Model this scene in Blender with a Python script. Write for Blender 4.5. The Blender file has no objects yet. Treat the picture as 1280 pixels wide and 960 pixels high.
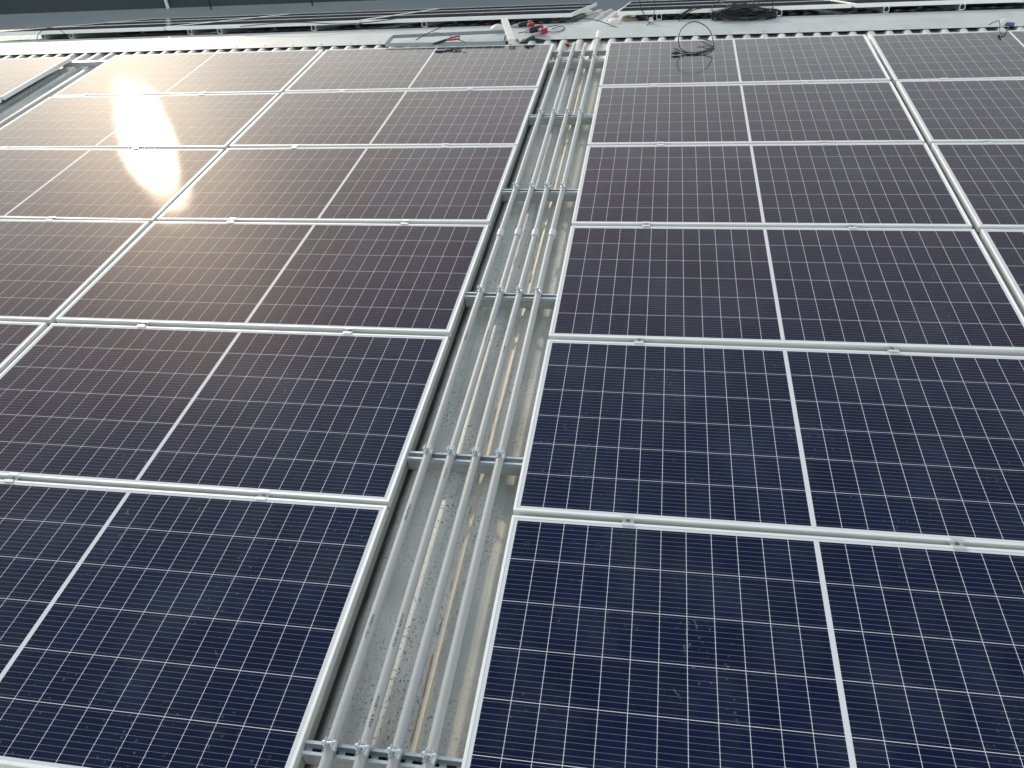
import bpy, bmesh, math, random
from mathutils import Vector, Matrix
random.seed(7)
S = bpy.context.scene
COL = S.collection
R_ = math.radians

# ------------------------------------------------------------------ camera
CX, CY, CZ = 0.4646, -1.8944, 2.2221
RIGHT = Vector((0.98525, 0.15426, -0.07388)).normalized()
FWD = Vector((-0.16583, 0.75443, -0.63515)).normalized()
RIGHT = (RIGHT - FWD*RIGHT.dot(FWD)).normalized()
DOWN = FWD.cross(RIGHT)
FPX = 1011.6
cam_d = bpy.data.cameras.new("camera")
cam = bpy.data.objects.new("camera", cam_d)
COL.objects.link(cam)
m = Matrix((RIGHT, -DOWN, -FWD)).transposed().to_4x4()
m.translation = Vector((CX, CY, CZ))
cam.matrix_world = m
cam_d.sensor_width = 36.0
cam_d.lens = 36.0*FPX/1280.0
cam_d.clip_start = 0.05
cam_d.clip_end = 4000
S.camera = cam

# ------------------------------------------------------------------ sky and sun
SUN = Vector((-0.545, 0.772, 0.337)).normalized()
SUN_EL = math.asin(SUN.z)
SUN_AZ = math.atan2(SUN.x, SUN.y)           # clockwise from +Y
W = bpy.data.worlds.new("World")
S.world = W
W.use_nodes = True
nt = W.node_tree
nt.nodes.clear()
wo = nt.nodes.new("ShaderNodeOutputWorld")
bg = nt.nodes.new("ShaderNodeBackground")
sky = nt.nodes.new("ShaderNodeTexSky")
sky.sky_type = 'NISHITA'
sky.sun_disc = False
sky.sun_elevation = SUN_EL
sky.sun_rotation = SUN_AZ
sky.altitude = 0
sky.air_density = 1.0
sky.dust_density = 0.3
sky.ozone_density = 1.0
bg.inputs[1].default_value = 0.15
hs = nt.nodes.new("ShaderNodeHueSaturation")
hs.inputs['Saturation'].default_value = 0.40
nt.links.new(sky.outputs[0], hs.inputs['Color'])
tint = nt.nodes.new("ShaderNodeMix"); tint.data_type = 'RGBA'; tint.blend_type = 'MULTIPLY'
tint.inputs[0].default_value = 1.0
tint.inputs[7].default_value = (1.02, 1.0, 0.93, 1)
nt.links.new(hs.outputs[0], tint.inputs[6])
nt.links.new(tint.outputs[2], bg.inputs[0])
nt.links.new(bg.outputs[0], wo.inputs[0])
sd = bpy.data.lights.new("sun", 'SUN')
sd.energy = 0.95
sd.angle = R_(1.5)
sd.color = (1.0, 0.88, 0.68)
so = bpy.data.objects.new("sun", sd)
COL.objects.link(so)
so.rotation_euler = SUN.to_track_quat('Z', 'Y').to_euler()
so.location = (-8, 12, 8)
vs = S.view_settings
vs.view_transform = 'Standard'
vs.look = 'None'
vs.exposure = 0.9
vs.gamma = 1.0
vs.use_curve_mapping = False

# ------------------------------------------------------------------ helpers
def ray(x, y):
    return (RIGHT*((x-640)/FPX) + DOWN*((y-480)/FPX) + FWD).normalized()
def onz(x, y, z):
    d = ray(x, y); t = (z-CZ)/d.z
    return Vector((CX, CY, CZ)) + d*t
def onv(x, y, v):
    d = ray(x, y); t = (v-CY)/d.y
    return Vector((CX, CY, CZ)) + d*t

def tag(o, label, cat, group=None):
    o["label"] = label; o["category"] = cat
    if group: o["group"] = group
    return o
def thing(name, label, cat, loc=(0, 0, 0), rz=0, group=None):
    o = bpy.data.objects.new(name, None)
    o.empty_display_size = 0.05
    COL.objects.link(o); o.location = loc; o.rotation_euler = (0, 0, rz)
    return tag(o, label, cat, group)
def obj(name, bm, mat, parent=None, smooth=False):
    bmesh.ops.recalc_face_normals(bm, faces=bm.faces[:])
    me = bpy.data.meshes.new(name)
    bm.to_mesh(me); bm.free()
    if smooth:
        for p in me.polygons: p.use_smooth = True
    me.materials.append(mat)
    o = bpy.data.objects.new(name, me)
    COL.objects.link(o)
    if parent: o.parent = parent
    return o
def struct(name, bm, mat, smooth=False):
    o = obj(name, bm, mat, None, smooth); o["kind"] = "structure"; return o
def dup(root, loc, label, rot=None):
    c = root.copy(); COL.objects.link(c); c.location = loc; c["label"] = label
    if rot is not None: c.rotation_euler = rot
    for ch in list(root.children):
        d = ch.copy(); COL.objects.link(d); d.parent = c
        for g in list(ch.children):
            e = g.copy(); COL.objects.link(e); e.parent = d
    return c

def box(bm, x0, x1, y0, y1, z0, z1, bev=0):
    vs_ = [bm.verts.new(p) for p in ((x0, y0, z0), (x1, y0, z0), (x1, y1, z0), (x0, y1, z0),
                                     (x0, y0, z1), (x1, y0, z1), (x1, y1, z1), (x0, y1, z1))]
    fs = [bm.faces.new([vs_[i] for i in q]) for q in ((0, 3, 2, 1), (4, 5, 6, 7), (0, 1, 5, 4), (1, 2, 6, 5), (2, 3, 7, 6), (3, 0, 4, 7))]
    if bev:
        es = {e for f in fs for e in f.edges}
        bmesh.ops.bevel(bm, geom=list(es), offset=bev, segments=2, affect='EDGES', profile=0.5)
    return vs_
def boxT(bm, M, sx, sy, sz, bev=0):
    """box of half sizes in a local frame M"""
    b2 = bmesh.new(); box(b2, -sx, sx, -sy, sy, -sz, sz, bev)
    b2.transform(M)
    me = bpy.data.meshes.new("tmp"); b2.to_mesh(me); b2.free(); bm.from_mesh(me); bpy.data.meshes.remove(me)
def extrude_profile(bm, prof, x0, x1, axis='x', closed=True, caps=True):
    """profile of (a, z) pairs swept along x (a=y) or along y (a=x)"""
    def P(t, a, z): return (t, a, z) if axis == 'x' else (a, t, z)
    A = [bm.verts.new(P(x0, a, z)) for a, z in prof]
    B = [bm.verts.new(P(x1, a, z)) for a, z in prof]
    n = len(prof)
    for i in range(n if closed else n-1):
        j = (i+1) % n
        bm.faces.new((A[i], A[j], B[j], B[i]))
    if closed and caps:
        bm.faces.new(A); bm.faces.new(B[::-1])
def catmull(pts, k=8, closed=False):
    pts = [Vector(p) for p in pts]; out = []; n = len(pts)
    rng = range(n) if closed else range(n-1)
    for i in rng:
        if closed: p0, p1, p2, p3 = pts[i-1], pts[i], pts[(i+1) % n], pts[(i+2) % n]
        else: p0, p1, p2, p3 = pts[max(i-1, 0)], pts[i], pts[i+1], pts[min(i+2, n-1)]
        for s in range(k):
            t = s/k
            out.append(0.5*((2*p1) + (p2-p0)*t + (2*p0-5*p1+4*p2-p3)*t*t + (3*p1-p0-3*p2+p3)*t**3))
    if not closed: out.append(pts[-1])
    return out
def tube(bm, pts, r, seg=8, closed=False, caps=True):
    pts = [Vector(p) for p in pts]; n = len(pts); rings = []
    up = None
    for i, p in enumerate(pts):
        if closed: d = (pts[(i+1) % n]-pts[i-1])
        else: d = pts[min(i+1, n-1)]-pts[max(i-1, 0)]
        d.normalize()
        if up is None:
            up = Vector((0, 0, 1)) if abs(d.z) < .9 else Vector((1, 0, 0))
        a = (up - d*up.dot(d))
        if a.length < 1e-4: a = d.orthogonal()
        a.normalize(); b = d.cross(a); up = a
        rr = r[i] if isinstance(r, (list, tuple)) else r
        rings.append([bm.verts.new(p + a*math.cos(2*math.pi*k/seg)*rr + b*math.sin(2*math.pi*k/seg)*rr) for k in range(seg)])
    for i in range(n if closed else n-1):
        A, B = rings[i], rings[(i+1) % n]
        for k in range(seg):
            bm.faces.new((A[k], A[(k+1) % seg], B[(k+1) % seg], B[k]))
    if caps and not closed:
        bm.faces.new(rings[0][::-1]); bm.faces.new(rings[-1])
def cyl(bm, p0, p1, r, seg=12, r2=None):
    tube(bm, [p0, p1], [r, r if r2 is None else r2], seg)

# ------------------------------------------------------------------ materials
class NT:
    def __init__(s, name):
        s.m = bpy.data.materials.new(name); s.m.use_nodes = True
        s.t = s.m.node_tree; s.t.nodes.clear()
        s.out = s.t.nodes.new("ShaderNodeOutputMaterial")
        s.b = s.t.nodes.new("ShaderNodeBsdfPrincipled")
        s.t.links.new(s.b.outputs[0], s.out.inputs[0])
    def set(s, key, v):
        i = s.b.inputs[key]
        if isinstance(v, bpy.types.NodeSocket): s.t.links.new(v, i)
        else: i.default_value = v
    def n(s, typ, **kw):
        nd = s.t.nodes.new(typ)
        for k, v in kw.items(): setattr(nd, k, v)
        return nd
    def ln(s, a, b):
        if isinstance(a, bpy.types.NodeSocket): s.t.links.new(a, b)
        else: b.default_value = a
    def M(s, op, a, b=None, c=None, clamp=False):
        nd = s.n("ShaderNodeMath", operation=op); nd.use_clamp = clamp
        s.ln(a, nd.inputs[0])
        if b is not None: s.ln(b, nd.inputs[1])
        if c is not None: s.ln(c, nd.inputs[2])
        return nd.outputs[0]
    def coord(s):
        return s.n("ShaderNodeTexCoord").outputs['Object']
    def xyz(s, v):
        nd = s.n("ShaderNodeSeparateXYZ"); s.ln(v, nd.inputs[0]); return nd.outputs
    def vec(s, x, y, z):
        nd = s.n("ShaderNodeCombineXYZ"); s.ln(x, nd.inputs[0]); s.ln(y, nd.inputs[1]); s.ln(z, nd.inputs[2]); return nd.outputs[0]
    def vm(s, op, a, b):
        nd = s.n("ShaderNodeVectorMath", operation=op); s.ln(a, nd.inputs[0]); s.ln(b, nd.inputs[1]); return nd.outputs[0]
    def noise(s, v, scale, detail=4, rough=.55, dist=0):
        nd = s.n("ShaderNodeTexNoise"); s.ln(v, nd.inputs['Vector'])
        nd.inputs['Scale'].default_value = scale; nd.inputs['Detail'].default_value = detail
        nd.inputs['Roughness'].default_value = rough; nd.inputs['Distortion'].default_value = dist
        return nd.outputs[0]
    def ramp(s, f, a, b):     # smoothstep-like mask between a and b
        nd = s.n("ShaderNodeMapRange"); nd.interpolation_type = 'SMOOTHSTEP'
        s.ln(f, nd.inputs[0]); nd.inputs[1].default_value = a; nd.inputs[2].default_value = b
        return nd.outputs[0]
    def mix(s, f, a, b):
        nd = s.n("ShaderNodeMix", data_type='RGBA')
        s.ln(f, nd.inputs[0]); s.ln(a, nd.inputs[6]); s.ln(b, nd.inputs[7]); return nd.outputs[2]
    def bump(s, h, strength, dist=.01):
        nd = s.n("ShaderNodeBump"); s.ln(h, nd.inputs['Height'])
        nd.inputs['Strength'].default_value = strength; nd.inputs['Distance'].default_value = dist
        s.ln(nd.outputs[0], s.b.inputs['Normal'])

def c4(r, g, b): return (r, g, b, 1)

# -- photovoltaic laminate
PXC, PYC, CG = 0.0847, 0.1667, 0.0078
def mat_cells():
    t = NT("solar_cells")
    P = t.coord(); x, y, z = t.xyz(P)
    rnd = t.n("ShaderNodeObjectInfo").outputs['Random']
    ax = t.M('ABSOLUTE', x)
    xc = t.M('SUBTRACT', ax, CG)
    fx = t.M('FRACT', t.M('DIVIDE', xc, PXC))
    dx = t.M('MULTIPLY', t.M('PINGPONG', fx, 0.5), PXC)          # distance to cell edge in metres
    yc = t.M('ADD', y, 3*PYC)
    fy = t.M('FRACT', t.M('DIVIDE', yc, PYC))
    dy = t.M('MULTIPLY', t.M('PINGPONG', fy, 0.5), PYC)
    gx = t.M('LESS_THAN', dx, 0.00085)
    gy = t.M('LESS_THAN', dy, 0.00095)
    ce = t.M('LESS_THAN', xc, 0.0)
    ox = t.M('GREATER_THAN', xc, 12*PXC-.0008)
    oy = t.M('GREATER_THAN', t.M('ABSOLUTE', y), 3*PYC-.0008)
    white = t.M('MAXIMUM', t.M('MAXIMUM', t.M('MAXIMUM', gx, gy), t.M('MAXIMUM', ce, ox)), oy)
    fb = t.M('FRACT', t.M('MULTIPLY', fy, 9.0))
    db = t.M('MULTIPLY', t.M('SUBTRACT', 0.5, t.M('PINGPONG', fb, 0.5)), PYC/9)
    pad = t.M('MULTIPLY', t.M('LESS_THAN', dx, 0.0045), 0.0005)
    bus = t.M('LESS_THAN', db, t.M('ADD', 0.00045, pad))
    # cell tone
    ix = t.M('FLOOR', t.M('DIVIDE', x, PXC)); iy = t.M('FLOOR', t.M('DIVIDE', yc, PYC))
    wn = t.n("ShaderNodeTexWhiteNoise"); wn.noise_dimensions = '3D'
    t.ln(t.vec(ix, iy, t.M('MULTIPLY', rnd, 97)), wn.inputs['Vector'])
    off = t.vec(t.M('MULTIPLY', rnd, 37), t.M('MULTIPLY', rnd, 91), t.M('MULTIPLY', rnd, 13))
    Q = t.vm('ADD', P, off)
    big = t.noise(Q, 2.2, 3)
    tone = t.M('ADD', t.M('MULTIPLY', wn.outputs['Value'], .55), t.M('MULTIPLY', big, .45))
    cell = t.mix(t.ramp(tone, .15, .85), c4(.0012, .0044, .0260), c4(.0030, .0076, .0370))
    cell = t.mix(t.M('MULTIPLY', t.M('FRACT', t.M('MULTIPLY', rnd, 7.3)), .22), cell, c4(.0055, .0050, .0190))
    metal = t.mix(bus, cell, c4(.20, .215, .27))
    base = t.mix(white, metal, c4(.70, .72, .75))
    # dust film, dried drops and smears
    film = t.M('MULTIPLY', t.ramp(t.noise(Q, 3.1, 5, .6), .40, .74), .028)
    vo = t.n("ShaderNodeTexVoronoi"); t.ln(Q, vo.inputs['Vector']); vo.inputs['Scale'].default_value = 42
    vo.inputs['Randomness'].default_value = 1
    sz = t.M('MULTIPLY', t.noise(Q, 30, 3), .42)
    spot = t.M('MULTIPLY', t.M('LESS_THAN', vo.outputs['Distance'], t.M('SUBTRACT', sz, .06)),
               t.ramp(t.noise(Q, 2.6, 2), .53, .63))
    spot = t.M('MULTIPLY', spot, t.M('ADD', .03, t.M('MULTIPLY', t.noise(Q, 60, 2), .15)))
    sm = t.M('MULTIPLY', t.ramp(t.noise(t.vm('MULTIPLY', Q, (1.0, .35, 1)), 26, 5, .7, 1.5), .62, .72), .22)
    sm = t.M('MULTIPLY', sm, t.ramp(t.noise(Q, 1.9, 2), .55, .66))
    dirt = t.M('ADD', t.M('ADD', film, spot), sm, clamp=True)
    base = t.mix(dirt, base, c4(.42, .50, .52))
    t.set('Base Color', base)
    t.set('Roughness', .6)
    t.set('Specular IOR Level', 0.0)
    # anti-reflective front glass: weak, slightly brown reflection plus a thin dusty veil
    fr = t.n("ShaderNodeFresnel"); fr.inputs['IOR'].default_value = 1.34
    fac = t.M('SUBTRACT', fr.outputs[0], .007, clamp=True)
    g1 = t.n("ShaderNodeBsdfGlossy"); g1.distribution = 'BECKMANN'
    t.ln(t.mix(t.ramp(fac, .014, .046), c4(.70, .90, 1.05), t.mix(t.ramp(fac, .03, .17), c4(1.10, .88, .76), c4(1.0, .92, .84))), g1.inputs['Color'])
    t.ln(t.M('ADD', .107, t.M('MULTIPLY', t.ramp(t.noise(Q, 1.5, 4), .3, .8), .02)), g1.inputs['Roughness'])
    g2 = t.n("ShaderNodeBsdfGlossy"); g2.distribution = 'BECKMANN'
    g2.inputs['Color'].default_value = c4(1.0, .88, .74); g2.inputs['Roughness'].default_value = .36
    gm = t.n("ShaderNodeMixShader"); t.ln(t.M('SUBTRACT', .17, t.M('MULTIPLY', fac, .55), clamp=True), gm.inputs[0])
    t.t.links.new(g1.outputs[0], gm.inputs[1]); t.t.links.new(g2.outputs[0], gm.inputs[2])
    ms = t.n("ShaderNodeMixShader")
    t.ln(fac, ms.inputs[0])
    t.t.links.new(t.b.outputs[0], ms.inputs[1]); t.t.links.new(gm.outputs[0], ms.inputs[2])
    t.t.links.new(ms.outputs[0], t.out.inputs[0])
    return t.m

def mat_metal(name, col, metallic, rough, dirt=.15, dcol=(.25, .24, .2), scale=9, bump=0):
    t = NT(name); P = t.coord()
    rnd = t.n("ShaderNodeObjectInfo").outputs['Random']
    Q = t.vm('ADD', P, t.vec(t.M('MULTIPLY', rnd, 31), t.M('MULTIPLY', rnd, 17), 0.0))
    f = t.M('MULTIPLY', t.ramp(t.noise(Q, scale, 5, .65), .4, .75), dirt)
    t.set('Base Color', t.mix(f, c4(*col), c4(*dcol)))
    t.set('Metallic', metallic)
    t.set('Roughness', t.M('ADD', rough-.05, t.M('MULTIPLY', t.noise(Q, scale*2.3, 3), .1)))
    if bump: t.bump(t.noise(Q, scale*6, 3), bump, .002)
    return t.m

def mat_roof():
    t = NT("painted_roof_sheet"); P = t.n("ShaderNodeNewGeometry").outputs['Position']
    x, y, z = t.xyz(P)
    st = t.noise(t.vm('MULTIPLY', P, (14, 1.0, 14)), 1.0, 5, .6)       # streaks down the slope
    pat = t.noise(P, 2.3, 6, .62)
    base = t.mix(t.ramp(pat, .3, .72), c4(.50, .53, .51), c4(.70, .72, .70))
    base = t.mix(t.M('MULTIPLY', t.ramp(st, .45, .72), .6), base, c4(.27, .265, .225))
    # fine specks
    sp = t.noise(t.vm('MULTIPLY', P, (1, .7, 1)), 120, 3, .6)
    dens = t.ramp(t.noise(P, 4.5, 3), .34, .62)
    spk = t.M('MULTIPLY', t.ramp(sp, .575, .63), dens)
    base = t.mix(t.M('MULTIPLY', spk, .85), base, c4(.10, .09, .07))
    sq = t.noise(P, 34, 4, .6, 2.5)
    squig = t.M('MULTIPLY', t.M('SUBTRACT', 1.0, t.ramp(t.M('ABSOLUTE', t.M('SUBTRACT', sq, .5)), .004, .016)), t.ramp(t.noise(P, 3.3, 2), .48, .62))
    base = t.mix(t.M('MULTIPLY', squig, .6), base, c4(.13, .115, .085))
    # ochre sealant and rust line of the lap joint
    wob = t.M('MULTIPLY', t.M('SUBTRACT', t.noise(P, 7, 4), .5), .035)
    d1 = t.M('ABSOLUTE', t.M('ADD', t.M('SUBTRACT', x, -.172), wob))
    yl = t.M('MULTIPLY', t.M('SUBTRACT', 1.0, t.ramp(d1, .008, .026)), t.ramp(t.noise(t.vm('MULTIPLY', P, (3, 1, 1)), 3.0, 5, .7), .34, .48))
    base = t.mix(t.M('MULTIPLY', yl, .9), base, c4(.68, .63, .51))
    d2 = t.M('ABSOLUTE', t.M('ADD', t.M('SUBTRACT', x, -.186), t.M('MULTIPLY', wob, .4)))
    ru = t.M('MULTIPLY', t.M('SUBTRACT', 1.0, t.ramp(d2, .0015, .005)), t.ramp(t.noise(t.vm('MULTIPLY', P, (4, 1, 1)), 4.0, 5, .7), .47, .58))
    base = t.mix(t.M('MULTIPLY', ru, .8), base, c4(.20, .13, .05))
    d3 = t.M('ABSOLUTE', t.M('ADD', t.M('SUBTRACT', x, -.045), wob))
    y3 = t.M('MULTIPLY', t.M('SUBTRACT', 1.0, t.ramp(d3, .02, .05)), t.ramp(t.noise(P, 5, 5, .7), .40, .62))
    base = t.mix(t.M('MULTIPLY', y3, .6), base, c4(.66, .62, .50))
    # dark wavering line on the sheet below the right edge of the left panels
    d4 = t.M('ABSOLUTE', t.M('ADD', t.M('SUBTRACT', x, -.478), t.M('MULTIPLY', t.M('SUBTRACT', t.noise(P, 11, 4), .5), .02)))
    dk_line = t.M('SUBTRACT', 1.0, t.ramp(d4, .004, .019))
    base = t.mix(t.M('MULTIPLY', dk_line, .85), base, c4(.07, .06, .042))
    t.set('Base Color', base)
    t.set('Metallic', .1)
    t.set('Roughness', t.M('ADD', .42, t.M('MULTIPLY', pat, .2)))
    t.bump(t.noise(P, 5.0, 2), .10, .02)
    return t.m

def mat_plain(name, col, rough=.5, metallic=0, var=.15, scale=20):
    t = NT(name); P = t.coord()
    f = t.noise(P, scale, 4)
    a = tuple(c*(1-var) for c in col); b = tuple(min(1, c*(1+var)) for c in col)
    t.set('Base Color', t.mix(f, c4(*a), c4(*b)))
    t.set('Roughness', rough); t.set('Metallic', metallic)
    return t.m

M_CELL = mat_cells()
M_FRAME = mat_metal("anodised_aluminium", (.84, .86, .85), .35, .55, .15, (.5, .5, .45), 7)
M_CLAMP = mat_metal("mill_aluminium", (.74, .75, .73), .7, .34, .1, (.4, .4, .36), 30)
M_ZINC = mat_metal("zinc_plated_steel", (.60, .67, .69), .6, .36, .25, (.30, .31, .30), 26)
M_BEAM = mat_metal("galvanised_steel", (.52, .535, .50), .45, .42, .3, (.34, .33, .28), 12)
M_PVC = mat_metal("grey_pvc", (.385, .40, .405), 0, .48, .25, (.36, .36, .34), 8)
M_COUP = mat_metal("pale_grey_pvc", (.50, .52, .55), 0, .36, .1, (.4, .4, .4), 20)
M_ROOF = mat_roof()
M_CAP = mat_metal("painted_ridge_metal", (.58, .61, .605), .05, .55, .45, (.38, .40, .39), 3.2)
M_BLACK = mat_plain("black_cable_rubber", (.012, .012, .013), .42)
M_INK = mat_plain("printed_ink", (.07, .075, .08), .6)
M_RAIL = mat_metal("dull_galvanised_rail", (.33, .38, .40), .4, .42, .3, (.25, .27, .27), 20)
M_BOLT = mat_metal("dark_steel_bolt", (.16, .17, .18), .6, .45, .2, (.1, .1, .1), 40)
M_RED = mat_plain("red_plastic", (.34, .022, .03), .42)
M_GREYP = mat_plain("grey_casting", (.42, .43, .43), .42, .3)
M_WHITE = mat_plain("white_plastic", (.74, .74, .71), .5)
M_BROWN = mat_plain("brown_cardboard", (.34, .25, .15), .8)
M_GREEN = mat_plain("dark_green_rubber", (.012, .035, .03), .5)
M_BLUE = mat_plain("blue_plastic", (.05, .10, .28), .45)
M_DARKWALL = mat_metal("dark_wall_cladding", (.035, .052, .062), 0, .7, .5, (.06, .075, .08), .35)
M_GREYROOF = mat_metal("grey_metal_roofing", (.40, .46, .47), 0, .6, .35, (.32, .36, .36), .5)
M_GROUND = mat_plain("gravel_yard", (.20, .19, .17), .9, 0, .3, 2)
M_PLASTER = mat_plain("pale_plaster_wall", (.42, .42, .40), .85, 0, .15, 1)

# ------------------------------------------------------------------ layout numbers (metres; panel tops at z = 0)
L, H, GU, GV, WALK = 2.094, 1.0425, 0.033, 0.0322, 0.4707
ZF = -0.035            # underside of the panels
ZR = -0.080            # crown of the roof ribs
ZP = -0.108            # pan of the roof
RIB = 0.1467
RIDGE_V = 6.13
SB = 0.235             # fall of the far slope

def row_v0(r): return (r-1)*(H+GV)-H + (.012 if r == 1 else 0)
def col_u0(side, c):
    return (c-1)*(L+GU) if side > 0 else -WALK-(c-1)*(L+GU)-L

# ------------------------------------------------------------------ ground, roof
bm = bmesh.new()
g = 1500
f = bm.faces.new([bm.verts.new(p) for p in ((-g, -g, -7), (g, -g, -7), (g, g, -7), (-g, g, -7))])
struct("ground", bm, M_GROUND)

def rib_profile():
    out = []
    k0, k1 = -68, 66
    for k in range(k0, k1):
        c = -.425 + k*RIB
        for du, dz in ((-.042, 0), (-.031, .016), (-.019, .0265), (0, .028), (.019, .0265), (.031, .016), (.042, 0)):
            out.append((c+du, ZP+dz))
        out.append((c+RIB/2, ZP+.0012))
    return out
prof = rib_profile()
EAVE_F, EAVE_B = -4.2, 10.3
bm = bmesh.new()
def roofz(v): return 0 if v <= RIDGE_V else -SB*(v-RIDGE_V)
rows = []
for v in (EAVE_F, -2, 0, 2, 4, RIDGE_V, 8, EAVE_B):
    rows.append([bm.verts.new((u, v, z+roofz(v))) for u, z in prof])
for a, b in zip(rows[:-1], rows[1:]):
    for i in range(len(prof)-1):
        bm.faces.new((a[i], a[i+1], b[i+1], b[i]))
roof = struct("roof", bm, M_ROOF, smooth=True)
U0, U1 = prof[0][0], prof[-1][0]
# walls of the hall under the roof
bm = bmesh.new()
box(bm, U0+.15, U1-.15, EAVE_F+.2, EAVE_B-.2, -7, -1.35)
struct("hall_walls", bm, M_PLASTER)

# ridge cap
bm = bmesh.new()
cp = [(5.735, -.0845), (5.735, -.0765), (5.96, -.0640), (5.99, -.0632), (RIDGE_V+.03, -.0635), (RIDGE_V+.38, -.153), (RIDGE_V+.38, -.158)]
low = [(a, z-.0015) for a, z in cp[1:-1]][::-1]
extrude_profile(bm, cp[:1]+cp[1:]+low, U0, U1, 'x')
cap = thing("ridge_cap", "long pale grey folded metal capping along the roof ridge behind the panels", "ridge cap", (-1, 5.9, -.08))
o = obj("capping_sheet", bm, M_CAP, cap); o.location = (1, -5.9, .08)
for i in range(34):
    u = -.425 + RIB*(i*2-46)
    bm = bmesh.new()
    cyl(bm, (u, 5.79, -.0745), (u, 5.79, -.0665), .006, 6)
    cyl(bm, (u, 5.79, -.0755), (u, 5.79, -.0725), .010, 10)
    o = obj("screw", bm, M_ZINC, cap); o.location = (1, -5.9, .08)

# ------------------------------------------------------------------ solar panels
def make_frame():
    bm = bmesh.new()
    hx, hy = L/2, H/2
    def ring(x, y, z): return [bm.verts.new(p) for p in ((-x, -y, z), (x, -y, z), (x, y, z), (-x, y, z))]
    b = .0012
    levels = [ring(hx, hy, 0), ring(hx, hy, .035-b), ring(hx-b, hy-b, .035), ring(hx-.0095, hy-.0095, .035),
              ring(hx-.0103, hy-.0103, .0338), ring(hx-.0103, hy-.0103, .0290), ring(hx-.0025, hy-.0025, .0290), ring(hx-.0025, hy-.0025, .002),
              ring(hx-.028, hy-.028, .002), ring(hx-.028, hy-.028, 0)]
    for A, B in zip(levels, levels[1:]+levels[:1]):
        for i in range(4):
            bm.faces.new((A[i], A[(i+1) % 4], B[(i+1) % 4], B[i]))
    return bm
def make_glass():
    bm = bmesh.new()
    x, y = L/2-.0095, H/2-.0095
    box(bm, -x, x, -y, y, .0292, .0332)
    return bm
panel0 = thing("solar_panel", "", "solar panel", (0, 0, ZF), 0, "framed solar panels in rows on the near roof slope")
fr0 = obj("frame", make_frame(), M_FRAME, panel0)
gl0 = obj("cell_glass", make_glass(), M_CELL, panel0)

ROWN = {1: "bottom row", 2: "second row up", 3: "third row up", 4: "fourth row up", 5: "fifth row up", 6: "top row by the ridge"}
def plabel(side, c, r):
    glare = {(-1, 2, 4): "holding the lower tip of the white sun glare", (-1, 2, 5): "crossed by the widest white sun glare",
             (-1, 2, 6): "with the narrow top of the glare"}
    if (side, c, r) in glare:
        return "solar panel in the %s %s" % (ROWN[r], glare[(side, c, r)])
    if (side, c, r) == (1, 1, 6): return "solar panel in the top row with a black cable hoop on it"
    if (side, c, r) == (1, 2, 6): return "solar panel in the top row with a short black lead over its edge"
    if (side, c, r) == (-1, 1, 6): return "solar panel in the top row just below the galvanised rail frame"
    w = {(1, 1): "directly right of the grey conduits", (1, 2): "second to the right of the conduits",
         (-1, 1): "directly left of the grey conduits", (-1, 2): "second to the left of the conduits",
         (-1, 3): "beyond the narrow left roof gap"}[(side, c)]
    tone = "navy" if r <= (2 if side > 0 else 1) else ("dusky" if r <= 4 else "pale hazy")
    return "%s solar panel %s, %s" % (tone, w, ROWN[r])
GAP3 = 0.485           # second walkway, left
def panel_u0(side, c):
    if side < 0 and c == 3:
        return col_u0(-1, 2) - GAP3 - L
    return col_u0(side, c)
first = True
spots = [(-1, 1, r) for r in range(1, 7)] + [(1, 1, r) for r in range(1, 7)] + [(-1, 2, r) for r in range(1, 7)] + \
        [(1, 2, r) for r in range(1, 7)] + [(-1, 3, r) for r in range(4, 7)]
TILT = {(-1, 2, 4): (.05, .55), (-1, 2, 5): (.0, .12), (-1, 2, 6): (.12, .0)}
for side, c, r in spots:
    u0 = panel_u0(side, c); v0 = row_v0(r)
    loc = (u0+L/2, v0+H/2, ZF)
    tx, ty = TILT.get((side, c, r), (random.uniform(-.25, .25), random.uniform(-.2, .2)))
    rot = (R_(tx), R_(ty), R_(random.uniform(-.03, .03)))
    if first:
        panel0.location = loc; panel0.rotation_euler = rot; panel0["label"] = plabel(side, c, r); first = False; P1 = panel0
    else:
        o = dup(panel0, loc, plabel(side, c, r), rot)
        if r == 1:
            o.scale = (1, 1.027, 1); o.location.y -= .0140

panel0.scale = (1, 1.027, 1); panel0.location.y -= .0140
# far slope panels
ORD = ["first", "second", "third", "fourth", "fifth"]
ang = math.atan(SB)
BV0, BZ0 = 6.25, .005
RAISE = .0
bp0 = None
for r in range(3):
    for side, c in [(-1, 1), (-1, 2), (-1, 3), (1, 1), (1, 2)]:
        u0 = (.03+(c-1)*(L+GU)) if side > 0 else (-.40-L-(c-1)*(L+GU))
        s0 = r*(H+GV)
        sm = s0+H/2
        loc = Vector((u0+L/2, BV0+sm*math.cos(ang), BZ0-sm*math.sin(ang))) + Vector((0, -math.sin(ang), -math.cos(ang)))*.035
        lab = "panel on the far slope, %s row past the ridge, %s %s of its gap" % (("nearest", "middle", "farthest")[r], ORD[c-1], "right" if side > 0 else "left")
        o = dup(panel0, loc, lab, (-ang, 0, 0))
        o["group"] = "solar panels on the far roof slope"; o.scale = (1, 1, 1)

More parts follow.
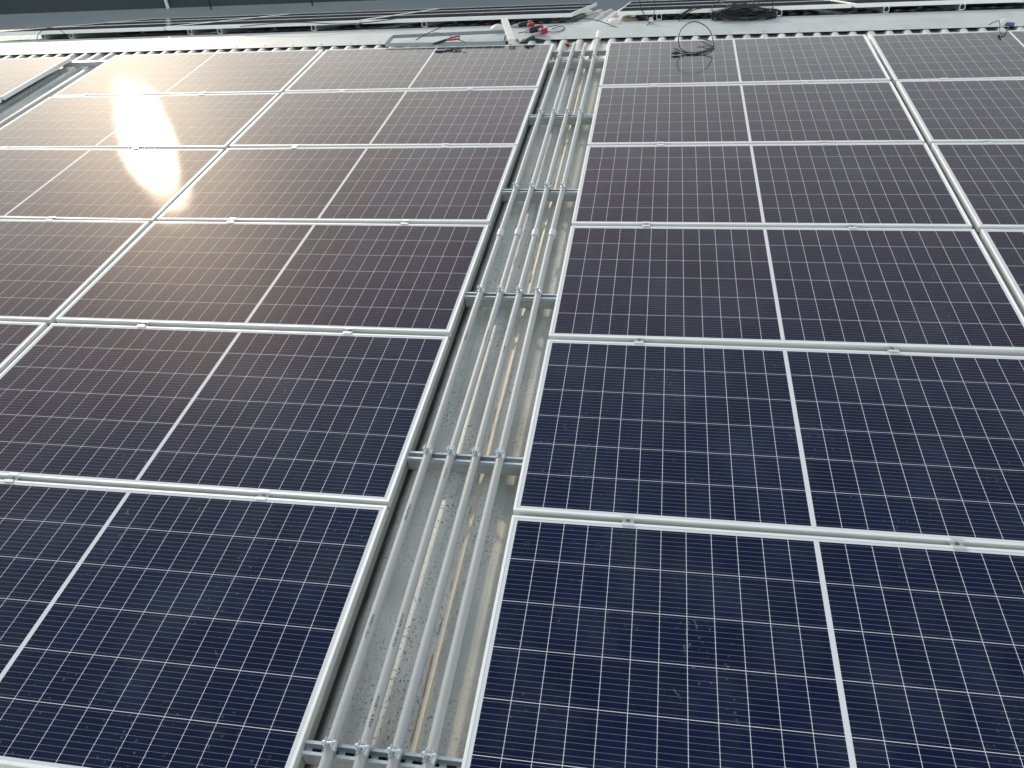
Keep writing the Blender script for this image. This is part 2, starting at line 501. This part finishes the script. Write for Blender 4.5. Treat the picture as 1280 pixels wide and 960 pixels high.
# mounting rails under the panels, down the slope
CLU = [(-1, 1, .971+.0, -.970), (-1, 2, 0, -2.058), (-1, 3, 0, -3.285), (-1, 4, 0, -4.386), (1, 1, 0, .415), (1, 2, 0, 1.499), (1, 3, 0, 2.452), (1, 4, 0, 3.560)]
def cprofile(w, z0, z1, t=.003, lip=0.012):
    h = w/2
    return [(-h, z0), (h, z0), (h, z1), (h-lip, z1), (h-lip, z1-t), (h-t, z1-t), (h-t, z0+t), (-h+t, z0+t), (-h+t, z1-t), (-h+lip, z1-t), (-h+lip, z1), (-h, z1)]
for side, k, _, u in CLU:
    bm = bmesh.new()
    extrude_profile(bm, cprofile(.04, 0, .0425), (-1.1 if abs(u) < 2 else 0), 5.43, 'y')
    o = obj("mounting_rail", bm, M_CLAMP)
    o.location = (u, 0, ZR+.0005)
    tag(o, "aluminium rail under the panels below the %s clamp line %s of the conduits" % (ORD[k-1], "right" if side > 0 else "left"),
        "mounting rail", "mounting rails running up the near slope")
bm = bmesh.new()
box(bm, -.02, .02, -1.05, 5.42, 0, .0425, .0015)
o = obj("mounting_rail", bm, M_BEAM); o.location = (-WALK-.021, 0, ZR+.0005)
tag(o, "rail flush under the right edge of the panels left of the conduits", "mounting rail", "mounting rails running up the near slope")
# end rails of the far slope with their feet
def on_back(u, s, n):     # s along the slope from the near panel edge, n above panel top
    return Vector((u, BV0+s*math.cos(ang)+n*math.sin(ang), BZ0-s*math.sin(ang)+n*math.cos(ang)))
BACKR = [-6.05, -5.72, -4.35, -4.02, -3.0, -1.85, .42, 1.50, 2.42, 3.05]
for i, u in enumerate(BACKR):
    t = thing("mounting_rail", "", "mounting rail", on_back(u, -.03, -.11), 0, "rails with feet under the far slope panels")
    t.rotation_euler = (-ang, 0, 0)
    t["label"] = "rail end in the dark gap under the far panels, %s from the left" % (["first", "second", "third", "fourth", "fifth", "sixth", "seventh", "eighth", "ninth", "tenth"][i])
    bm = bmesh.new(); extrude_profile(bm, cprofile(.045, .032, .074), 0, 3.3, 'y'); obj("rail", bm, M_CLAMP, t)
    for s in (.02, 1.3, 2.6):
        bm = bmesh.new()
        box(bm, -.03, .03, s, s+.06, -.022, -.017); box(bm, -.028, -.024, s+.002, s+.058, -.017, .031)
        box(bm, -.02, .02, s+.01, s+.05, -.017, .0315)
        obj("foot", bm, M_BEAM, t)

# mid clamps
def make_clamp():
    t = thing("mid_clamp", "", "clamp", (0, 0, 0), 0, "mid clamps on the panel seams")
    bm = bmesh.new()
    w = .021; g = GV/2
    prof = [(-g-.009, .0005), (-g-.009, .0038), (-g+.004, .0040), (-g+.0055, -.010), (g-.0055, -.010), (g-.004, .0040), (g+.009, .0038), (g+.009, .0005),
            (g-.0015, .0005), (g-.003, -.0135), (-g+.003, -.0135), (-g+.0015, .0005)]
    extrude_profile(bm, prof, -w, w, 'x')
    obj("clamp_plate", bm, M_CLAMP, t)
    bm = bmesh.new()
    cyl(bm, (0, 0, -.0098), (0, 0, -.002), .0068, 12)
    cyl(bm, (0, 0, -.06), (0, 0, -.0101), .004, 8)
    obj("bolt", bm, M_BOLT, t)
    return t
clamp0 = make_clamp(); first = True
for s in range(1, 6):
    for side, k, _, u in CLU:
        if s == 1 and k > 2: continue
        if s == 2 and (side > 0 and k > 2): continue
        if s == 2 and (side < 0 and k > 2): continue
        if s == 3 and side < 0 and k > 3: continue
        v = row_v0(s+1)-GV/2 + (.006 if s == 1 else 0)
        if side > 0 and k == 1 and s == 4: u = .478
        if side < 0 and k == 1 and s == 5: u = -1.005
        lab = "silver clamp on the %s seam up from the bottom, %s %s of the conduits" % (ORD[s-1], ORD[k-1], "right" if side > 0 else "left")
        if first:
            clamp0.location = (u, v, 0); clamp0["label"] = lab; first = False
        else:
            dup(clamp0, (u, v, 0), lab)

# ------------------------------------------------------------------ conduits, channels, clamps
COND = [-.383, -.286, -.189, -.093]
STR = [-.895, .300, 1.455, 2.605, 3.785, 4.965]
ZS0, ZS1 = -.037, -.016
RP = .0160
ZC = ZS1 + RP + .001
UL, UR = -WALK+.0015, -.0015
STN = ["lowest", "second lowest", "third lowest", "third highest", "second highest", "highest slotted"]
for i, v in enumerate(STR):
    bm = bmesh.new()
    h = .0205
    box(bm, UL+.0005, UR+.02, v-h, v-h+.0025, ZR+.001, ZS0-.0015)
    box(bm, UL+.0005, UR+.02, v+h-.0025, v+h, ZR+.001, ZS0-.0015)
    box(bm, UL+.0005, UR+.02, v-h+.0026, v+h-.0026, ZR+.0012, ZR+.0035)
    box(bm, UL+.0005, UR+.02, v-h+.0026, v-h+.012, ZS0-.004, ZS0-.0017)
    box(bm, UL+.0005, UR+.02, v+h-.012, v+h-.0026, ZS0-.004, ZS0-.0017)
    o = obj("support_beam", bm, M_BEAM)
    tag(o, "plain galvanised beam resting on the roof ribs under the %s conduit channel" % STN[i], "beam", "beams under the conduit channels")
    # slotted strut channel
    bm = bmesh.new()
    t_ = .002
    box(bm, UL, UR, v-h, v-h+t_, ZS0, ZS1)
    box(bm, UL, UR, v+h-t_, v+h, ZS0, ZS1)
    box(bm, UL, UR, v-h+t_, v-h+.0095, ZS1-t_, ZS1-.0002)
    box(bm, UL, UR, v+h-.0095, v+h-t_, ZS1-t_, ZS1-.0002)
    box(bm, UL, UR, v-h+t_, v-.007, ZS0+.0002, ZS0+t_)
    box(bm, UL, UR, v+.007, v+h-t_, ZS0+.0002, ZS0+t_)
    u = UL
    while u < UR:
        box(bm, u, min(u+.021, UR), v-.007, v+.007, ZS0+.0003, ZS0+t_-.0001)
        u += .05
    o = obj("strut_channel", bm, M_ZINC)
    tag(o, "slotted zinc strut channel across the conduit run, %s one" % STN[i], "strut channel", "slotted channels carrying the conduits")
for name, lab, a, b, v in (("cross_bar", "plain dark steel bar across the top end of the conduit run", UL-.01, UR+.01, 5.275),
                           ("cross_bar", "plain dark steel bar across the left roof gap near the ridge", -5.26, -4.72, 5.335)):
    bm = bmesh.new(); box(bm, a, b, v-.02, v+.02, ZR+.001, ZR+.044, .002)
    tag(obj(name, bm, M_BEAM), lab, "steel bar", "plain bars near the ridge")

ENDS = [5.40, 5.345, 5.315, 5.50]
CN = ["leftmost", "second from the left", "third from the left", "rightmost"]
def wrap(u, v0, a0, da, dv, r):
    pass
for i, u in enumerate(COND):
    t = thing("conduit_pipe", "long grey plastic conduit pipe between the panels, %s of four" % CN[i], "conduit", (u, -2.4, ZC), 0, "grey conduit pipes")
    bm = bmesh.new()
    pts = []
    n = 60
    ph = i*1.7
    for k in range(n+1):
        y = (ENDS[i]+2.4)*k/n
        pts.append((.0016*math.sin(y*1.3+ph)+.001*math.sin(y*3.1+ph*2), y, .0005*math.sin(y*2.2+ph)))
    tube(bm, pts, RP, 20)
    obj("pipe", bm, M_PVC, t, True)
    yc = 2.035+2.4 + (.0, .008, .003, .006)[i]
    bm = bmesh.new()
    tube(bm, [(0, yc-.032, 0), (0, yc-.032, 0.0), (0, yc-.030, 0), (0, yc+.030, 0), (0, yc+.032, 0)], [RP+.0002, RP+.0042, RP+.005, RP+.005, RP+.0005], 20)
    obj("coupling", bm, M_COUP, t, False)
    # faint maker's print, too small to read in the photograph: short strokes wrapped on the pipe
    runs = {0: [(-.55, .09), (-.06, .075), (1.02, .08)], 1: [(-1.05, .10), (-.83, .10), (-.57, .12), (.16, .05), (1.02, .10)], 2: [(.95, .05)], 3: []}[i]
    for (v, ln) in runs:
        bm = bmesh.new()
        y = v+2.4
        while y < v+2.4+ln:
            w = random.uniform(.003, .007)
            for a in ((.15, .35), (.40, .62)):
                if random.random() < .8:
                    a0, a1 = [(-.25 + q*1.1 + random.uniform(-.06, .06)) for q in a]
                    rr = RP+.0004
                    vs_ = [bm.verts.new((math.sin(aa)*rr, yy, math.cos(aa)*rr + .0003)) for aa, yy in ((a0, y), (a1, y), (a1, y+w*.6), (a0, y+w*.6))]
                    bm.faces.new(vs_)
            y += w+.0016
        obj("printed_mark", bm, M_INK, t)
    if i == 3:
        bm = bmesh.new()
        y = 5.50+2.4
        tube(bm, [(0, y-.05, 0), (0, y-.05, 0), (0, y-.01, 0), (0, y, 0), (0, y+.10, .006), (0, y+.10, .006)], [RP, RP+.006, RP+.006, RP+.010, RP+.010, .012], 18)
        obj("end_adaptor", bm, M_WHITE, t)
# pipe clamps
def make_pipe_clamp():
    t = thing("pipe_clamp", "", "pipe clamp", (0, 0, 0), 0, "zinc clamps holding the conduits on the channels")
    for sgn in (-1, 1):
        bm = bmesh.new()
        wd = .0155; th = .0022; r0 = RP+.0003
        pr = []
        for k in range(13):
            a = math.pi - (math.pi-.33)*k/12          # from the bottom round the side
            pr.append((math.sin(a)*r0*sgn, math.cos(a)*r0))
        x_, z_ = pr[-1]
        pr += [(sgn*.0085, r0+.003), (sgn*.0095, r0+.016)]
        inner = pr
        outer = []
        for k, (x, z) in enumerate(pr):
            if k < 13:
                l = math.hypot(x, z); outer.append((x*(l+th)/l, z*(l+th)/l))
            else: outer.append((x+sgn*th, z))
        poly = inner+outer[::-1]
        A = [bm.verts.new((x, -wd, z)) for x, z in poly]; B = [bm.verts.new((x, wd, z)) for x, z in poly]
        n = len(poly)
        for q in range(n): bm.faces.new((A[q], A[(q+1) % n], B[(q+1) % n], B[q]))
        for q in range(len(inner)-1):
            bm.faces.new((A[q], A[q+1], A[n-2-q], A[n-1-q])); bm.faces.new((B[n-1-q], B[n-2-q], B[q+1], B[q]))
        # hook leg into the channel
        box(bm, min(sgn*.001, sgn*.010), max(sgn*.001, sgn*.010), -.0105, .0105, -RP-.016, -RP-.0028)
        obj("strap_half", bm, M_ZINC, t)
    bm = bmesh.new()
    cyl(bm, (-.020, 0, RP+.011), (.020, 0, RP+.011), .003, 10)
    cyl(bm, (-.0175, 0, RP+.011), (-.0121, 0, RP+.011), .0062, 6)
    cyl(bm, (.0121, 0, RP+.011), (.0175, 0, RP+.011), .0062, 6)
    obj("bolt", bm, M_ZINC, t)
    return t
pc0 = make_pipe_clamp(); first = True
for j, v in enumerate(STR):
    for i, u in enumerate(COND):
        if j == 5 and i == 1: continue
        lab = "zinc pipe clamp on the %s conduit at the %s channel" % (CN[i], STN[j])
        uu = u + .0016*math.sin((v+2.4)*1.3+i*1.7)+.001*math.sin((v+2.4)*3.1+i*3.4)
        rot = (0, 0, R_(random.uniform(-5, 5)))
        if first:
            pc0.location = (uu, v, ZC); pc0["label"] = lab; pc0.rotation_euler = rot; first = False
        else: dup(pc0, (uu, v, ZC), lab, rot)

# ------------------------------------------------------------------ neighbouring building beyond the far eave
ZN = onv(200, 10.5, 20.6).z
nb = thing("neighbouring_building", "long dark blue-grey building with a grey metal roof strip behind the far panels", "building", (-8, 24, -7))
def nbp(name, bm, mat):
    o = obj(name, bm, mat, nb); o.location = (8, -24, 7); return o
bm = bmesh.new(); box(bm, -45, 30, 20.6, 28, -7, 1.2); nbp("wall", bm, M_DARKWALL)
bm = bmesh.new()
vs_ = [bm.verts.new(p) for p in ((-45, 12.5, -3.9), (30, 12.5, -3.9), (30, 20.6, ZN), (-45, 20.6, ZN), (-45, 12.5, -4.1), (30, 12.5, -4.1), (30, 20.6, ZN-.2), (-45, 20.6, ZN-.2))]
for q in ((0, 1, 2, 3), (7, 6, 5, 4), (0, 4, 5, 1), (1, 5, 6, 2), (2, 6, 7, 3), (3, 7, 4, 0)): bm.faces.new([vs_[i] for i in q])
nbp("annex_roof", bm, M_GREYROOF)
p = onv(208, 5, 20.5)
bm = bmesh.new(); cyl(bm, (p.x, 20.52, ZN+.01), (p.x, 20.52, 1.2), .045, 10); nbp("downpipe", bm, M_WHITE)
for px in (262, 390):
    p = onv(px, 8, 20.3)
    bm = bmesh.new(); cyl(bm, (p.x, 20.35, ZN-.03), (p.x, 20.35, ZN+.25), .02, 8); nbp("roof_post", bm, M_BLACK)

# ------------------------------------------------------------------ loose things along the ridge
CABLES = "loose black cables along the ridge"
def cable(label, pts, r=.0035, k=8, closed=False, group=CABLES, name="black_cable"):
    bm = bmesh.new(); tube(bm, catmull(pts, k, closed), r, 7, closed)
    o = obj(name, bm, M_BLACK, None, True)
    return tag(o, label, "cable", group)
def connector(bm, p, d, ln=.055):
    d = Vector(d).normalized(); p = Vector(p)
    tube(bm, [p, p+d*ln*.25, p+d*ln*.3, p+d*ln*.65, p+d*ln*.7, p+d*ln], [.006, .0065, .0095, .0095, .0065, .006], 10)

# hoop of cable standing on the top right panel
hoop = thing("cable_hoop", "hoop of black cable standing up on the top panel right of the conduits", "cable", onz(867, 66, .004), 0, CABLES)
base = Vector(hoop.location)
bm = bmesh.new()
hv = base.y
ring = [onv(x, y, hv+o_) - base for x, y, o_ in ((867, 66, 0), (852, 62, .02), (848, 50, .07), (851, 38, .10), (859, 30, .12), (868, 27, .13), (878, 30, .12), (887, 38, .10), (891, 50, .07), (889, 60, .02))]
ring[0].z = .001
tube(bm, catmull(ring, 8, True), .0036, 7, True)
def loc0(x, y, z=.004): return onz(x, y, z)-base
strand = [loc0(872, 48.5, .03), loc0(884, 50, .02), loc0(892, 55.5, .012), loc0(888, 61, .004), loc0(876, 65, .004), loc0(858, 65.5, .004), loc0(846, 62)]
tube(bm, catmull(strand, 8), .0036, 7)
strand = [loc0(876, 51.5, .02), loc0(889, 57, .01), loc0(893, 58, .006), loc0(884, 64.5, .006), loc0(866, 67.5, .004), loc0(850, 66.5)]
tube(bm, catmull(strand, 8), .0036, 7)
obj("cable_loop", bm, M_BLACK, hoop, True)
bm = bmesh.new(); connector(bm, loc0(848, 62.5, .01), loc0(840, 59, .012)-loc0(848, 62.5, .01), .06); obj("plug", bm, M_BLUE, hoop)
bm = bmesh.new(); connector(bm, loc0(850, 66.5, .01), loc0(840, 67, .01)-loc0(850, 66.5, .01), .07); obj("plug", bm, M_BLACK, hoop)

# lead with plugs at the upper right
p0 = onz(1250, 42, .006)
lead = thing("connector_lead", "short black lead with two plugs hanging over the upper edge of the top right panel", "cable", p0, 0, CABLES)
bm = bmesh.new()
q = [onv(1236, 31, 5.70), onv(1243, 27.5, 5.62), onv(1249, 26.5, 5.52), onz(1249.6, 36, .012), onz(1250, 41, .01)]
tube(bm, catmull([a-p0 for a in q], 8), .0036, 7)
q = [onv(1262, 31, 5.62), onz(1258.6, 38, .006), onz(1256.5, 42, .006), onz(1253, 43.5, .008)]
tube(bm, catmull([a-p0 for a in q], 8), .0036, 7)
obj("cable_strand", bm, M_BLACK, lead, True)
bm = bmesh.new(); connector(bm, onz(1248.5, 41, .011)-p0, onz(1255, 50, .011)-onz(1248.5, 41, .011), .09); obj("plug", bm, M_BLACK, lead)
p1 = onv(1256, 28, 5.60)
pl = thing("cable_gland", "small white and blue plastic fitting sitting on the ridge edge at the far right", "fitting", p1)
bm = bmesh.new(); cyl(bm, (-.02, 0, -.02), (-.005, 0, .025), .022, 12); obj("white_nut", bm, M_WHITE, pl)
bm = bmesh.new(); cyl(bm, (.004, 0, -.012), (.075, .01, -.022), .016, 12); obj("blue_sleeve", bm, M_BLUE, pl)

# big flattened coil by the far panels
cpos = onv(930, 22, 6.13)
coil = thing("cable_coil", "large flattened coil of black cable lying at the edge of the far panels", "cable coil", cpos, 0, CABLES)
rr = random.Random(3)
bm = bmesh.new()
pts = []
for k in range(26*14):
    a = 2*math.pi*k/14
    turn = k//14
    ax = .245 + .035*math.sin(turn*1.9) + rr.uniform(-.012, .012)
    ay = .060 + .020*math.sin(turn*2.7)
    pts.append((ax*math.cos(a) + .02*math.sin(turn), ay*math.sin(a), .045*math.sin(turn*2.399)+rr.uniform(-.006, .006)+.028*math.sin(a)))
tube(bm, catmull(pts, 2), .0042, 6)
obj("coiled_cable", bm, M_BLACK, coil, True)
bm = bmesh.new()
tail = [onv(x, y, 6.20+dv)-cpos for x, y, dv in ((906, 22, 0), (895, 19, -.03), (890, 12, 0), (893, 5, .04), (902, -1, .06), (914, -8, .10))]
tube(bm, catmull(tail, 8), .004, 7)
tail = [onv(x, y, 6.20+dv)-cpos for x, y, dv in ((948, 14, 0), (949, 6, .02), (946, -2, .05), (940, 6, .06), (930, 4, .10), (916, 5, .10), (905, 12, .03))]
tube(bm, catmull(tail, 8), .004, 7)
tail = [onv(x, y, 6.22+dv)-cpos for x, y, dv in ((966, 22, 0), (966, 10, 0), (965.5, -6, .02))]
tube(bm, catmull(tail, 4), .004, 7)
obj("loose_end", bm, M_BLACK, coil, True)

cable("black cable looping up from a white tie before the far panels",
      [onv(x, y, v) for x, y, v in ((799, -6, 6.35), (800, 4, 6.30), (803, 14, 6.24), (809, 22, 6.16), (814, 24, 6.10), (818, 14, 6.16), (818, 2, 6.24), (815, -8, 6.30))])
cable("long black cable sagging over the ridge cap above the conduits",
      [onv(703, 29, 6.10), onv(716, 25, 6.12), onv(733, 23.5, 6.12), onv(748, 26, 6.10), onv(765, 32, 6.03), onv(782, 37, 5.95), onv(795, 38.5, 5.94), onv(806, 35, 5.99), onv(812, 27, 6.08)])
cable("thin black cable arching out of the dark gap at the far left",
      [onv(46, 50, 6.14), onv(48, 43, 6.16), onv(56, 36, 6.18), onv(65, 34.5, 6.20), onv(74, 37, 6.20), onv(82, 43, 6.19), onv(84, 48, 6.19)], .0032)
cable("black cable lying along the front edge of the far panels left of the red tools",
      [onv(x, y, v) for x, y, v in ((300, 33, 6.22), (340, 29.5, 6.21), (380, 28, 6.20), (420, 30, 6.19), (455, 28.5, 6.20), (490, 24, 6.22), (512, 20, 6.24))], .004)
cable("black cable drooping through the dark gap right of the big coil",
      [onv(x, y, v) for x, y, v in ((968, 20, 6.22), (985, 24, 6.18), (1010, 22, 6.2), (1035, 17, 6.21), (1060, 18, 6.2), (1090, 14, 6.21))], .004)
cable("pair of black cable turns lying on the ridge cap near the drills",
      [onv(x, y, v) for x, y, v in ((690, 36, 5.98), (700, 33, 6.02), (706, 35, 6.0), (700, 39, 5.92), (688, 40, 5.9), (680, 38, 5.94), (684, 34, 6.0), (698, 31.5, 6.05))], .0035)
o = thing("plug_pair", "pair of black cable plugs pointing up beside the big black coil", "cable", onv(850, 18, 6.16), 0, CABLES)
b0 = Vector(o.location)
bm = bmesh.new()
tube(bm, catmull([onv(x, y, v)-b0 for x, y, v in ((848, 27, 6.12), (855, 20, 6.16), (866, 13, 6.2), (880, 10, 6.24), (892, 10, 6.26))], 8), .004, 7)
obj("cable_strand", bm, M_BLACK, o, True)
for a, b in (((856, 15), (868, 9.5)), ((849, 19.5), (858, 15))):
    bm = bmesh.new(); pa, pb = onv(*a, 6.17), onv(*b, 6.19); connector(bm, pa-b0, pb-pa, .09); obj("plug", bm, M_BLACK, o)

# galvanised rail frame lying across the ridge edge
FZ = -.025
def gal(x, y, z): return onz(x, y, z)
a0, a1 = onz(482, 56, .012), onz(630, 53.5, .012)
b0_, b1_ = onz(491, 45.5, -.02), onz(634, 39, -.02)
gf = thing("rail_frame", "galvanised four sided rail frame lying along the ridge left of the conduits", "rail frame", a0)
def bar(pa, pb, w=.010, h=.015):
    bm = bmesh.new()
    d = pb-pa; ln = d.length; d.normalize(); y = Vector((0, 0, 1)).cross(d).normalized(); z = d.cross(y)
    Mx = Matrix((d, y, z)).transposed().to_4x4(); Mx.translation = (pa+pb)/2 - Vector(gf.location)
    for sx, sy, oy, oz in ((ln/2, w, 0, -h+.0015), (ln/2, .0015, -w+.0015, 0), (ln/2, .0015, w-.0015, 0)):
        boxT(bm, Mx @ Matrix.Translation((0, oy, oz)), sx, sy, .0015 if oy == 0 else h-.0032)
    return obj("rail", bm, M_RAIL, gf)
bar(a0, a1); bar(b0_, b1_)
e0 = (b0_-a0).normalized()*.02; e1 = (b1_-a1).normalized()*.02
bar(a0+e0, b0_-e0, .009, .014); bar(a1+e1, b1_-e1, .009, .014)

# pliers on the rail frame
pp = onz(556, 50.5, .045)
pli = thing("hand_pliers", "black hand pliers with red grip tips lying on the rail frame", "pliers", pp)
bm = bmesh.new()
A = [onz(541, 55, .03)-pp, onz(551, 52.5, .04)-pp, onz(560, 49, .045)-pp]
tube(bm, catmull(A, 6), [.008+.005*math.sin(k/12*math.pi) for k in range(13)], 8); obj("jaw", bm, M_BLACK, pli, True)
for dy in (0, 3):
    bm = bmesh.new()
    A = [onz(559, 49.3+dy*.3, .045)-pp, onz(567, 46.5+dy, .05)-pp, onz(575, 45.3+dy, .05)-pp]
    tube(bm, catmull(A, 6), .0075, 8); obj("grip", bm, M_RED, pli, True)
cable("thin black wire bent across the rail frame left of the pliers", [onv(520, 50, 5.45), onv(532, 43, 5.6), onv(545, 37, 5.75), onv(552, 34, 5.83)], .004)
cable("thin black wire looping under the red pliers", [onv(541, 41, 5.66), onv(552, 41.5, 5.6), onv(562, 45, 5.5), onv(572, 49, 5.4), onv(582, 53, 5.33)], .0035)

# white block
wa, wb = onz(640, 52, .02), onv(630.5, 25.5, 5.86)
bm = bmesh.new()
d = wb-wa; ln = d.length; d.normalize(); y = Vector((0, 0, 1)).cross(d).normalized(); z = d.cross(y)
Mx = Matrix((d, y, z)).transposed().to_4x4(); Mx.translation = (wa+wb)/2
boxT(bm, Mx, ln/2, .030, .022, .004)
o = obj("white_plank", bm, M_WHITE); tag(o, "white rectangular plank leaning on the ridge cap beside the red tools", "plank")
dm = thing("dome_lid", "small white domed lid lying on the ridge behind the rail frame", "lid", onz(622, 37.5, -.06))
bm = bmesh.new()
tube(bm, [(0, 0, 0), (0, 0, .02), (0, 0, .04), (0, 0, .052)], [.075, .07, .045, .01], 16); obj("dome", bm, M_WHITE, dm, True)

# cordless tools
def drill(loc, rz, label, tilt):
    t = thing("power_drill", label, "power tool", loc, rz, "red cordless power tools on the ridge")
    t.rotation_euler = (R_(tilt), 0, rz); t.scale = (.82, .82, .82)
    bm = bmesh.new()
    tube(bm, [(-.10, 0, .035), (-.095, 0, .035), (-.04, 0, .035), (.02, 0, .035), (.06, 0, .035), (.065, 0, .035)], [.02, .032, .034, .034, .03, .02], 14); obj("motor_body", bm, M_BLACK, t, True)
    bm = bmesh.new()
    tube(bm, [(-.104, 0, .035), (-.103, 0, .035), (-.055, 0, .035), (-.054, 0, .035)], [.012, .036, .038, .03], 14); obj("rear_housing", bm, M_RED, t, True)
    bm = bmesh.new()
    tube(bm, [(.064, 0, .035), (.09, 0, .035), (.12, 0, .035), (.13, 0, .035)], [.024, .024, .016, .009], 12); obj("chuck", bm, M_GREYP, t, True)
    bm = bmesh.new(); cyl(bm, (.128, 0, .035), (.20, 0, .035), .0045, 8); obj("bit", bm, M_BLACK, t)
    bm = bmesh.new()
    tube(bm, catmull([(-.035, 0, .03), (-.05, .05, .032), (-.06, .105, .035)], 5), .02, 10); obj("handle", bm, M_GREYP, t, True)
    bm = bmesh.new(); box(bm, -.10, -.03, .105, .14, .005, .065, .006); obj("battery", bm, M_RED, t)
    return t
drill(onz(668, 41, -.058), R_(215), "red and black cordless drill lying on the ridge cap, nearer of two", 0)
d2 = drill(onv(655, 31, 6.12) + Vector((0, 0, -.03)), R_(200), "red and grey cordless tool at the dark gap edge behind the other drill", 8)
# dark green gripped cutters with cable tails
gp = onz(661, 50, .012)
cut = thing("cable_cutters", "dark green gripped cutters on the top edge of the left panel", "cutters", gp)
bm = bmesh.new(); tube(bm, catmull([onz(656, 52, .015)-gp, onz(661, 49, .03)-gp, onz(667, 46, .03)-gp], 6), .016, 10); obj("grip", bm, M_GREEN, cut, True)
for e in (0, 1.6):
    bm = bmesh.new(); tube(bm, catmull([onz(664, 48.5+e, .02)-gp, onz(672, 49+e, .012)-gp, onz(681, 50.5+e, .0)-gp], 6), .006, 8); obj("blade", bm, M_BLACK, cut, True)
bits = thing("terminal_block", "small brass and white terminal block at the corner of the top left panel", "terminal block", onz(648, 52, .004))
for k in range(4):
    bm = bmesh.new(); box(bm, -.05+k*.03, -.03+k*.03, -.012, .012, 0, .022, .002); obj("terminal", bm, M_BROWN if k % 2 else M_WHITE, bits)
rb = thing("red_bracket", "tiny red plastic bracket on the white roof between the conduit ends", "bracket", onz(708.5, 58.5, ZP))
bm = bmesh.new(); box(bm, -.025, .025, -.01, .01, .002, .03, .003); obj("block", bm, M_RED, rb)
bm = bmesh.new(); box(bm, -.02, .055, .014, .03, .002, .012, .002); obj("wire_rack", bm, M_ZINC, rb)
# white bag and cardboard in the gap of the far panels
wp = onv(768, 29, 6.17)
bm = bmesh.new()
bmesh.ops.create_icosphere(bm, subdivisions=3, radius=.062)
for v in bm.verts:
    n = math.sin(v.co.x*55)*math.cos(v.co.y*48+1)+math.sin(v.co.z*63+v.co.x*20)
    v.co *= 1+.11*n
    v.co.z *= .75
o = obj("plastic_bag", bm, M_WHITE, None, True); o.location = wp; tag(o, "crumpled white plastic bag beside the gap in the far panels", "plastic bag")
bm = bmesh.new(); box(bm, -.06, .07, -.03, .04, -.04, .03, .004)
o = obj("cardboard_piece", bm, M_BROWN); o.location = onv(786, 27, 6.25); o.rotation_euler = (0.2, .15, .3)
tag(o, "brown cardboard piece in the dark gap beside the white bag", "cardboard")
tc = thing("cable_tie", "small white tie clamp holding the looping cable at the far panel edge", "cable tie", onv(814, 25, 6.09))
bm = bmesh.new(); box(bm, -.016, .016, -.012, .012, -.03, .022, .003); obj("tie_body", bm, M_GREYP, tc)
bm = bmesh.new(); cyl(bm, (-.02, -.014, .0), (.02, -.014, .0), .010, 10); obj("tie_roller", bm, M_WHITE, tc)
